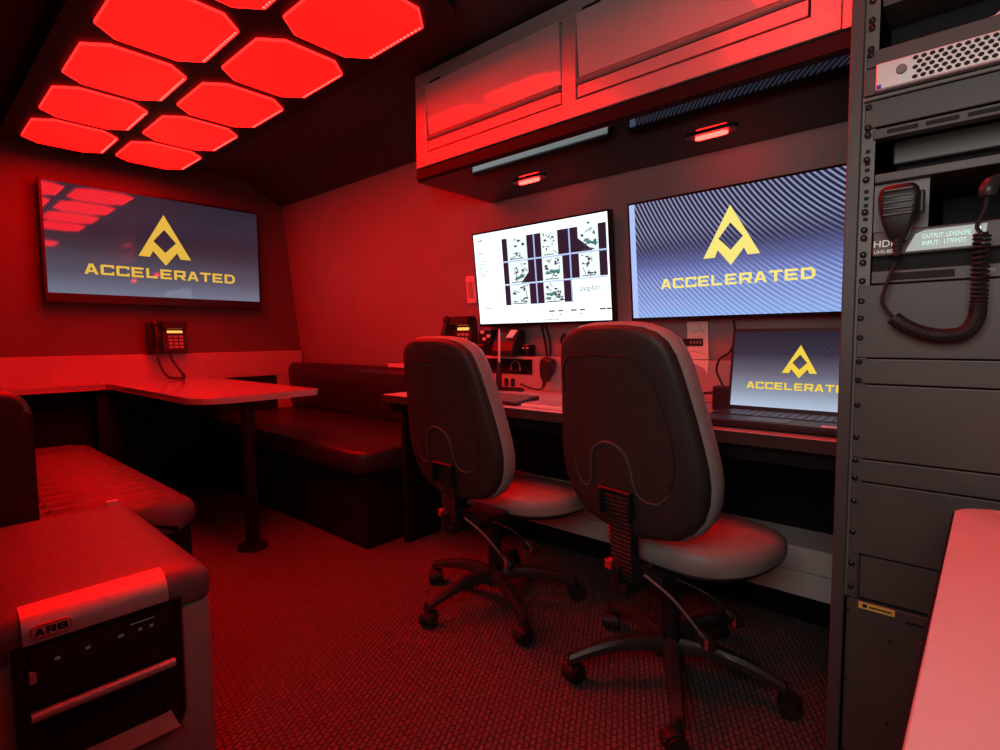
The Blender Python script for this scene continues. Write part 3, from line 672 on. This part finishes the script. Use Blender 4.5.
# ------------------------------------------------------------------ telephones
def phone(label, loc, rot):
    """local: face towards -y, hung on a wall at y = 0; width in x, height in z"""
    t = thing('telephone', label, 'telephone', loc, rot, 'desk telephones', local=True)
    obj('body', prism(NB(), [(-.012, 0), (-.075, .012), (-.080, .024), (-.050, .195), (-.038, .205), (-.004, .205), (0, 0)], 'x', -.03, .115, .004), M_plast2, t)
    fc = lambda u, v, e=0: (u, -.080 + .030 * (v - .024) / .171 - .0012 - e, v)
    bm = NB(); poly(bm, [fc(.0, .135), fc(.092, .135), fc(.092, .150), fc(.0, .150)]); obj('display', bm, E_phone, t)
    obj('hood', prism(NB(), [(-.062, .158), (-.098, .165), (-.09, .212), (-.03, .212), (-.03, .16)], 'x', -.028, .113, .003), M_plast, t)
    for r in range(4):
        for c in range(3):
            x = .004 + c * .032; z = .034 + r * .023; y = -.080 + .030 * (z - .024) / .171
            obj('key', bx(x, x + .024, y - .004, y + .003, z, z + .015, .002, 1), M_lam, t)
    hs = [(-.070, -.062, .012), (-.070, -.075, .035), (-.070, -.083, .10), (-.070, -.062, .175), (-.070, -.045, .205)]
    pth = smooth_path([(x, y - .02, z) for x, y, z in hs], 5)
    rs = [.026 if (i < 5 or i > len(pth) - 6) else .017 for i in range(len(pth))]
    obj('cradle', prism(NB(), [(-.01, 0), (-.062, .012), (-.052, .19), (-.004, .20)], 'x', -.108, -.032, .004), M_plast, t)
    obj('handset', tube(NB(), pth, rs, 12), M_plast, t, True)
    return t
t = phone('telephone with lit orange display on the back wall below the television', (1.215, 4.045, .915), (0, 0, 0))
pth = smooth_path([(-.068, -.085, .02), (-.066, -.10, -.05), (-.05, -.11, -.11), (-.02, -.13, -.155), (.02, -.14, -.1635), (.058, -.14, -.1635), (.065, -.12, -.14), (.045, -.10, -.10), (.015, -.085, -.04), (.005, -.07, .012)], 6)
obj('coiled_cord', coil(pth, .0075, .0030, 46, 5, 8), M_rub, t)
phone('telephone with lit orange display on the side wall behind the left chair', (wallx(.90), 2.20, .910), (0, 0, -PI / 2))

# ------------------------------------------------------------------ small things on the desk and wall
t = thing('keyboard', 'grey computer keyboard on the desk behind the left chair', 'keyboard', (1.63, 1.50, .74))
obj('base', prism(NB(), [(1.565, .7402), (1.71, .7402), (1.71, .765), (1.70, .768), (1.565, .750)], 'y', 1.29, 1.70, .002), M_plast, t)
bm = NB()
for r in range(5):
    for c in range(18):
        x = 1.572 + r * .025; y = 1.297 + c * .0222; z = .7505 + (x - 1.565) * .133; box(bm, x, x + .020, y, y + .018, z, z + .005)
o = obj('keys', bm, M_lip, t); o['kind'] = 'stuff'
t = thing('keyboard', 'slim pale keyboard lying on the desk between the two chairs', 'keyboard', (1.62, 1.07, .74))
obj('base', bx(1.56, 1.68, .86, 1.265, .7402, .752, .003), M_white, t)
bm = NB()
for r in range(5):
    for c in range(17):
        x = 1.568 + r * .0215; y = .868 + c * .0232; box(bm, x, x + .017, y, y + .019, .752, .755)
o = obj('keys', bm, M_lam, t); o['kind'] = 'stuff'

t = thing('desk_radio', 'small black two-way radio set on the cable box below the left monitor', 'radio', (2.13, 1.80, .905))
obj('body', prism(NB(), [(2.06, .906), (2.15, .906), (2.165, 1.035), (2.12, 1.045), (2.07, .98), (2.052, .935)], 'y', 1.72, 1.86, .006), M_plast, t)
obj('rear_box', bx(2.11, 2.165, 1.655, 2.02, .9055, .965, .004), M_gloss, t)
obj('bracket', bx(2.08, 2.16, 1.89, 1.975, .965, 1.045, .006), M_plast, t)
bm = NB()
poly(bm, [(2.078, 1.735, .998), (2.078, 1.775, .998), (2.108, 1.765, 1.036), (2.108, 1.725, 1.036)])
r = bmesh.ops.extrude_face_region(bm, geom=bm.faces[:]); bmesh.ops.translate(bm, verts=[v for v in r['geom'] if isinstance(v, bmesh.types.BMVert)], vec=(-.006, 0, .004))
obj('label_plate', bm, M_white, t)
bm = NB()
for y, z in ((1.90, 1.01), (1.93, .995), (1.945, 1.03)): box(bm, 2.074, 2.081, y - .012, y + .012, z - .008, z + .008, .002, 1)
obj('knob', bm, M_white, t)
bm = NB()
for y in (1.665, 1.69): box(bm, 2.1055, 2.1105, y - .005, y + .005, .944, .952)
obj('indicator', bm, M_white, t)
t = thing('gooseneck_microphone', 'upright stick microphone with dark grip on the desk before the radio', 'microphone', (2.0, 1.76, .74))
obj('foot', cyl(NB(), (2.0, 1.76, .7402), (2.0, 1.76, .755), .03, .026, 20), M_plast, t, True)
obj('grip', tube(NB(), [(2.0, 1.76, .755), (2.0, 1.762, .80), (2.0, 1.758, .88)], [.014, .015, .012], 12), M_plast2, t, True)
obj('stick', tube(NB(), [(2.0, 1.758, .88), (2.0, 1.757, 1.03), (2.0, 1.757, 1.045)], [.006, .005, .002], 8), M_white, t, True)

def hand_mic(label, loc, rot, scale=1.0, cord=None, tilt=0):
    """local: front towards -x, hangs in z; width in y"""
    t = thing('hand_microphone', label, 'microphone', loc, rot, 'radio hand microphones', local=True)
    s = scale
    rg = []
    for z, hw_, d0, d1 in ((-.046, .010, .004, -.012), (-.040, .0135, .002, -.016), (-.025, .019, 0, -.021), (.0, .026, 0, -.024), (.022, .0275, 0, -.026), (.034, .025, 0, -.024), (.040, .019, .002, -.020)):
        r = hw_ * .35
        rg.append([(x * s, y * s, z * s) for x, y in rrect(d1 - .006, d0 + .006, -hw_, hw_, min(r, .008), 3)])
    b = obj('body', rings_mesh(NB(), rg), M_plast, t, True)
    for k in range(5):
        z = (.031 - k * .0095) * s
        obj('grille_bar', bx(-.0335 * s, -.029 * s, -.019 * s, .019 * s, z - .0020 * s, z + .0020 * s, .0012 * s, 1), M_plast2, b)
    obj('talk_button', bx(-.022 * s, -.004 * s, -.033 * s, -.026 * s, -.008 * s, .028 * s, .003 * s, 2), M_plast2, t)
    bm = NB(); rg = []
    for k in range(9): rr = (.0072 - .0003 * k + (.001 if k % 2 else 0)) * s; rg.append((rr, (-.044 - .0035 * k) * s))
    tube(bm, [(-.012 * s, 0, z) for _, z in rg], [a for a, _ in rg], 10)
    obj('strain_relief', bm, M_rub, t)
    if cord: obj('coiled_cord', cord, M_rub, t)
    return t
t = hand_mic('black hand microphone clipped to the cable box beside the left chair', (2.080, 1.512, .850), (math.radians(14), 0, 0), 1.3)
pth = smooth_path([(-.015, .0, -.096), (-.03, .02, -.108), (-.05, .06, -.108), (-.07, .10, -.100)], 6)
obj('cord', tube(NB(), pth, .004, 8), M_rub, t, True)
bm = coil(smooth_path([(1.99, 1.60, .7515), (1.985, 1.68, .7515), (1.975, 1.76, .7515), (1.96, 1.84, .7515)]), .008, .003, 24, 5, 8)
tag(obj('coiled_cable', bm, M_rub), 'black coiled cable lying on the desk behind the grey keyboard', 'cable')

t = thing('wall_switch', 'white rectangular switch plate on the side wall left of the camera-view monitor', 'switch', (wallx(1.27), 2.10, 1.27), (0, -math.atan(LEAN), 0), local=True)
obj('plate', bx(-.012, -.0005, -.035, .035, -.075, .075, .004), M_white, t)
obj('rocker', bx(-.017, -.011, -.016, .016, -.045, .045, .003), M_lam, t)
t = thing('wall_card', 'pale printed card with dark strip on the wall under the logo monitor', 'card', (wallx(.98), .84, .907), (0, -math.atan(LEAN), 0), local=True)
obj('sheet', bx(-.004, -.0005, -.045, .040, 0, .155), M_paper, t)
obj('dark_strip', bx(-.008, -.004, -.025, .06, .055, .085), M_plast, t)
bm = NB()
for k in range(4): box(bm, -.0088, -.008, -.02 + k * .013, -.012 + k * .013, .063, .077)
obj('strip_print', bm, M_lip, t)
bm = NB(); tube(bm, [(-.0045, -.035, .10), (-.0045, -.005, .145)], .0009, 4); tube(bm, [(-.0045, -.02, .12), (-.0045, .02, .11)], .0009, 4); tube(bm, [(-.0045, -.035, .02), (-.0045, .03, .035)], .0009, 4)
obj('line_drawing', bm, M_lip, t)
bm = prism(NB(), [(.76, .905), (.85, .905), (.80, .885), (.775, .872), (.765, .85)], 'x', 2.100, 2.1045)
tag(obj('paper_note', bm, M_paper), 'torn white paper note hanging on the cable box under the printed card', 'note')
t = thing('round_sticker', 'round black sticker on the wall beside the top of the near chair', 'sticker', (wallx(.985), 1.49, .985), (0, -math.atan(LEAN), 0), local=True)
obj('disc', cyl(NB(), (-.0005, 0, 0), (-.003, 0, 0), .035, .035, 28), M_plast, t)
bm = NB()
for a in (-.012, 0, .012): box(bm, -.004, -.003, -.02, .02, a - .003, a + .003)
obj('sticker_print', bm, M_lip, t)
bm = NB()
for dy in (0, .030): tube(bm, smooth_path([(wallx(1.06, .012), 1.628 - dy, 1.058), (wallx(.98, .012), 1.612 - dy, .98), (wallx(.91, .012), 1.605 - dy * .7, .908)]), .0055, 8)
tag(obj('monitor_cable', bm, M_rub), 'pair of black cables hanging below the camera-view monitor', 'cable')
bm = tube(NB(), smooth_path([(wallx(1.06, .015), .694, 1.062), (wallx(1.0, .02), .688, 1.0), (wallx(.93, .04), .70, .94), (2.088, .715, .912), (2.088, .725, .865), (2.088, .70, .81), (2.085, .69, .765)]), .004, 8)
tag(obj('power_cable', bm, M_rub), 'thin black cable hanging behind the laptop beside the printed card', 'cable')
t = thing('power_adapter', 'black power adapter on the desk behind the laptop', 'adapter', (1.93, .66, .74))
obj('body', bx(1.90, 1.96, .615, .675, .7402, .825, .006), M_plast, t)
obj('lead', tube(NB(), smooth_path([(1.93, .675, .80), (1.935, .71, .795), (1.94, .75, .792)]), .005, 8), M_rub, t, True)
obj('plug', bx(1.92, 1.965, .75, .79, .775, .815, .004), M_plast, t)

# ------------------------------------------------------------------ equipment rack
RX = 1.15
rack = thing('equipment_rack', 'tall dark grey equipment rack at the end of the desk', 'rack', (1.45, -.09, 0))
YO, YI, YR = .178, .157, -.36
obj('side_upright', bx(RX - .004, RX + .05, YI, YO, 0, 2.17, .002, 1), M_rack, rack)
obj('side_upright', bx(RX - .004, RX + .05, YR - .021, YR, 0, 2.17, .002, 1), M_rack, rack)
obj('side_panel', bx(RX + .05, 1.85, YO - .012, YO, 0, 2.17), M_black, rack)
obj('side_panel', bx(RX + .05, 1.85, YR - .021, YR - .009, 0, 2.17), M_black, rack)
obj('back_panel', bx(1.84, 1.85, YR - .009, YO - .012, 0, 2.17), M_black, rack)
# perforated mounting rails
for y0, y1 in ((.137, YI), (YR, YR + .02)):
    rail = obj('mounting_rail', bx(RX + .003, RX + .008, y0, y1, .515, 2.1), M_rackl, rack)
holes = bx(RX + .002, RX + .0032, .1435, .1505, 1.318, 1.324)
for z in (1.289, 1.300, 1.240, 1.228, 1.204, 1.252): box(holes, RX + .002, RX + .0032, .1435, .1505, z - .003, z + .003)
obj('rail_holes', holes, M_hole, rack)['kind'] = 'stuff'
def panel(z0, z1, y0=YI - .004, y1=YR + .004, mt=None, x=RX, name='blank_panel', bev=.0012):
    return obj(name, bx(x - .003, x + .003, y1, y0, z0 + .0012, z1 - .0012, bev, 1), mt or M_rackp, rack)
panel(1.459, 1.489); panel(1.357, 1.404, mt=M_rackp)
panel(.9585, 1.0885); panel(.9125, .9580); panel(.7770, .9120); panel(.7350, .7765); panel(.6005, .7345)
for z in (.9583, .9122, .7768, .7348):
    obj('seam_edge', bx(RX - .0045, RX, YR + .004, .134, z - .0035, z - .0012), M_rackl, rack)
obj('slotted_strip', bx(RX - .003, RX + .02, YR + .004, .140, 1.338, 1.3545, .001, 1), M_rackp, rack)
for k in range(9):
    y = .120 - k * .052; obj('slot', bx(RX - .0036, RX - .0028, y - .042, y, 1.343, 1.350), M_hole, rack)
obj('shelf_lip', bx(RX - .004, RX + .25, YR + .004, .135, 1.263, 1.2775, .001, 1), M_rack, rack)
obj('shelf_lip', bx(RX - .006, RX + .3, YR + .004, .155, 1.4045, 1.4105, .001, 1), M_rackl, rack)
# lower bay: recessed door with seams
obj('lower_cheek', bx(RX - .003, RX + .003, .138, YI - .004, .517, .598, .001, 1), M_rackp, rack)
obj('lower_door', bx(RX - .002, RX + .010, YR + .004, .135, .520, .598, .002, 1), M_rackp, rack)
obj('base_panel', bx(RX - .002, RX + .02, YR + .004, YI - .004, .0, .514, .002, 1), M_rack, rack)
obj('base_hatch', bx(RX - .008, RX - .002, YR + .06, .045, .05, .470, .003, 1), M_rack, rack)
obj('base_slot', bx(RX - .0026, RX - .0018, -.05, .065, .494, .498), M_hole, rack)
obj('warning_label', bx(RX - .0045, RX - .002, .080, .134, .501, .5125), M_yellow, rack)
bm = NB(); box(bm, RX - .0049, RX - .0045, .085, .118, .5055, .508); box(bm, RX - .0049, RX - .0045, .121, .128, .504, .510)
obj('label_print', bm, M_hole, rack)
zs = [1.573, 1.54, 1.528, 1.492, 1.482, 1.394, 1.360, 1.348, 1.306, 1.272, 1.216, 1.185, 1.171, 1.142, 1.128, 1.096, .995, .952, .919, .874, .815, .773, .741, .698, .640, .581, .537, 1.06, 1.03, 1.61]
base = None
for i, z in enumerate(zs):
    if base is None:
        bm = NB(); rings_mesh(bm, [[(x, math.cos(a) * r, math.sin(a) * r) for a in [2 * PI * k / 12 for k in range(12)]] for x, r in ((0, .0052), (-.002, .0052), (-.0042, .004), (-.0048, .0024), (-.0030, .0018))])
        me = D.meshes.new('screw'); bmesh.ops.recalc_face_normals(bm, faces=bm.faces); bm.to_mesh(me); bm.free(); me.materials.append(M_screw); base = me
    for yy in (.1475, YR + .0095):
        s = D.objects.new('screw', base); link(s); s.parent = rack; s.location = Vector((RX - .003, yy, z)) - ORG[rack]
for y, z in ((.150, .49), (.150, .36), (.150, .22), (.150, .10), (.085, .455), (.085, .30)):
    s = D.objects.new('screw', base); link(s); s.parent = rack; s.location = Vector((RX - .003, y, z)) - ORG[rack]; s.scale = (.6, .6, .6)

t = thing('server', 'silver rack server with a punched honeycomb front in the rack', 'server', (1.4, -.1, 1.411))
obj('chassis', bx(RX - .012, 1.75, YR + .012, .137, 1.4112, 1.4575), M_rack, t)
obj('faceplate', bx(RX - .022, RX - .012, YR + .012, .137, 1.4125, 1.4565, .002, 1), M_silver, t)
bm = NB()
for r in range(5):
    for c in range(38):
        y = .084 - c * .0107 - (r % 2) * .00535; z = 1.4200 + r * .0075
        if y < YR + .02: continue
        vs = [(RX - .0226, y + .0041 * math.cos(a), z + .0036 * math.sin(a)) for a in [PI / 6 + k * PI / 3 for k in range(6)]]
        poly(bm, vs)
o = obj('vent_holes', bm, M_hole, t); o['kind'] = 'stuff'
obj('power_button', cyl(NB(), (RX - .022, .102, 1.437), (RX - .027, .102, 1.437), .0078, .007, 20), M_lip, t, True)
obj('rack_ear', bx(RX - .008, RX - .003, .138, .155, 1.4125, 1.4565, .001, 1), M_rack, t)
obj('blue_tag', bx(RX - .0228, RX - .022, .129, .1355, 1.414, 1.421), mat('blue_tag', (.06, .06, .45), .4), t)

t = thing('amplifier', 'plain grey box set back in the rack under the slotted strip', 'amplifier', (1.4, -.1, 1.30))
obj('case', bx(1.26, 1.7, YR + .02, .115, 1.279, 1.355), M_black, t)
obj('front', bx(1.235, 1.26, YR + .03, .118, 1.312, 1.352, .002, 1), M_rackl, t)
t = thing('radio_unit', 'rack radio with a lit green character display behind the microphone', 'radio', (1.3, -.1, 1.135))
obj('case', bx(RX + .006, 1.45, YR + .03, .134, 1.132, 1.18), M_black, t)
obj('front', bx(RX - .006, RX + .006, YR + .03, .134, 1.136, 1.178, .002, 1), M_rackp, t)
d = obj('display', prism(NB(), [(.088, 1.140), (.075, 1.168), (.062, 1.173), (-.014, 1.1735), (-.012, 1.141)], 'x', RX - .0075, RX - .006), E_lcd, t)
df = lambda y0, z0, k=1.0: (lambda u, v, e: (RX - .0081, y0 - u * k, z0 + v))
bm = font_text('OUTPUT: LEVEN2FE', .0105, df(.066, 1.1588, .66), 'LEFT'); obj('display_text', bm, E_lcdt, d)
bm = font_text('INPUT:  177FM77', .0105, df(.066, 1.1475, .72), 'LEFT'); obj('display_text', bm, E_lcdt, d)
bm = font_text('HDI', .0165, df(.133, 1.1512), 'LEFT'); obj('front_print', bm, E_print, t)
bm = font_text('UHS-80', .0085, df(.132, 1.1405), 'LEFT'); obj('front_print', bm, E_print, t)
obj('status_led', bx(RX - .008, RX - .005, -.0065, -.003, 1.163, 1.169), E_ledw, t)
t = thing('slot_device', 'thin dark rack unit with a long black slot below the lit radio', 'rack unit', (1.3, -.1, 1.09))
obj('case', bx(RX + .002, 1.45, YR + .03, .134, 1.0895, 1.131), M_black, t)
obj('upper_bar', bx(RX - .004, RX + .002, YR + .03, .134, 1.0895, 1.1105, .001, 1), M_rackp, t)
obj('slot_opening', bx(RX - .0047, RX - .004, .022, .108, 1.0935, 1.106), M_hole, t)
obj('slot_print', bx(RX - .0047, RX - .004, -.026, -.016, 1.098, 1.103), M_lip, t)
t = thing('mounting_plate', 'plain grey plate behind the hand microphone on the rack', 'plate', (1.18, .09, 1.18))
obj('plate', bx(RX + .012, RX + .02, .060, .136, 1.1805, 1.262), M_rackl, t)
obj('hanger', bx(RX - .018, RX + .012, .088, .108, 1.205, 1.225, .003, 1), M_black, t)
tag(obj('cable_box', bx(1.35, 1.5, -.30, .05, 1.185, 1.26, .003), M_black), 'black box deep in the rack bay right of the hand microphone', 'box')
t = thing('network_switch', 'dark unit with pale box edge in the open top bay of the rack', 'rack unit', (1.4, -.1, 1.49))
obj('case', bx(RX + .10, 1.7, YR + .02, .13, 1.4905, 1.56), M_black, t)
obj('pale_box', bx(RX + .02, RX + .09, -.20, .062, 1.575, 1.64), M_lam, t)
obj('tray', bx(RX + .01, 1.7, YR + .02, .134, 1.5625, 1.5745), M_rack, t)
obj('white_clip', tube(NB(), [(RX + .01, .010, 1.489), (RX + .008, -.010, 1.490), (RX + .008, -.020, 1.497)], .0025, 8), M_white, t)
pth = [(1.105, -.008, 1.152), (1.108, -.008, 1.10), (1.112, -.0085, 1.05), (1.112, -.006, 1.022), (1.112, .006, 1.003), (1.113, .03, .998), (1.113, .055, 1.002), (1.113, .080, 1.014), (1.113, .097, 1.028)]
off = Vector((1.122, .096, 1.203))
cb = coil(smooth_path([Vector(p) - off for p in pth], 8), .0092, .0024, 58, 6, 10)
t = hand_mic('black ribbed hand microphone hanging on the rack with a coiled cord', off, (0, 0, 0), 1.02, cb)
q = [(1.113, .097, 1.028), (1.114, .110, 1.045), (1.114, .114, 1.062), (1.113, .107, 1.09), (1.112, .098, 1.12)]
obj('lead', tube(NB(), smooth_path([Vector(p) - off for p in q]), .003, 8), M_rub, t, True)
q = [(1.105, -.008, 1.152), (1.107, -.002, 1.165), (1.106, -.010, 1.190), (1.104, -.012, 1.215)]
obj('lead', tube(NB(), smooth_path([Vector(p) - off for p in q]), .003, 8), M_rub, t, True)
q = [(1.104, -.012, 1.207), (1.105, -.014, 1.224), (1.112, -.022, 1.228), (1.16, -.034, 1.226)]
obj('elbow_plug', tube(NB(), smooth_path([Vector(p) - off for p in q], 4), [.010, .0115, .0125, .012, .011, .0105, .010, .010, .012, .012, .010, .009, .008], 12), M_plast2, t, True)

# ------------------------------------------------------------------ pale counter by the door
t = thing('counter', 'pale smooth counter end with a rounded corner in front of the rack', 'counter', (.45, -.35, 0))
def corner(x1, y1, r): return [(x1 - r + r * math.cos(math.radians(a)), y1 - r + r * math.sin(math.radians(a))) for a in range(0, 91, 15)]
obj('counter_top', prism(NB(), corner(1.055, .006, .040) + [(-.02, .033), (-.02, -.70), (1.055, -.70)], 'z', .712, .742, .004, 3), M_pink, t, True)
obj('edge_band', prism(NB(), corner(1.058, .009, .042) + [(-.023, .036), (-.023, -.703), (1.058, -.703)], 'z', .716, .737), M_black, t)
obj('cupboard', bx(.03, .98, -.66, -.04, .0, .7118), M_black, t)
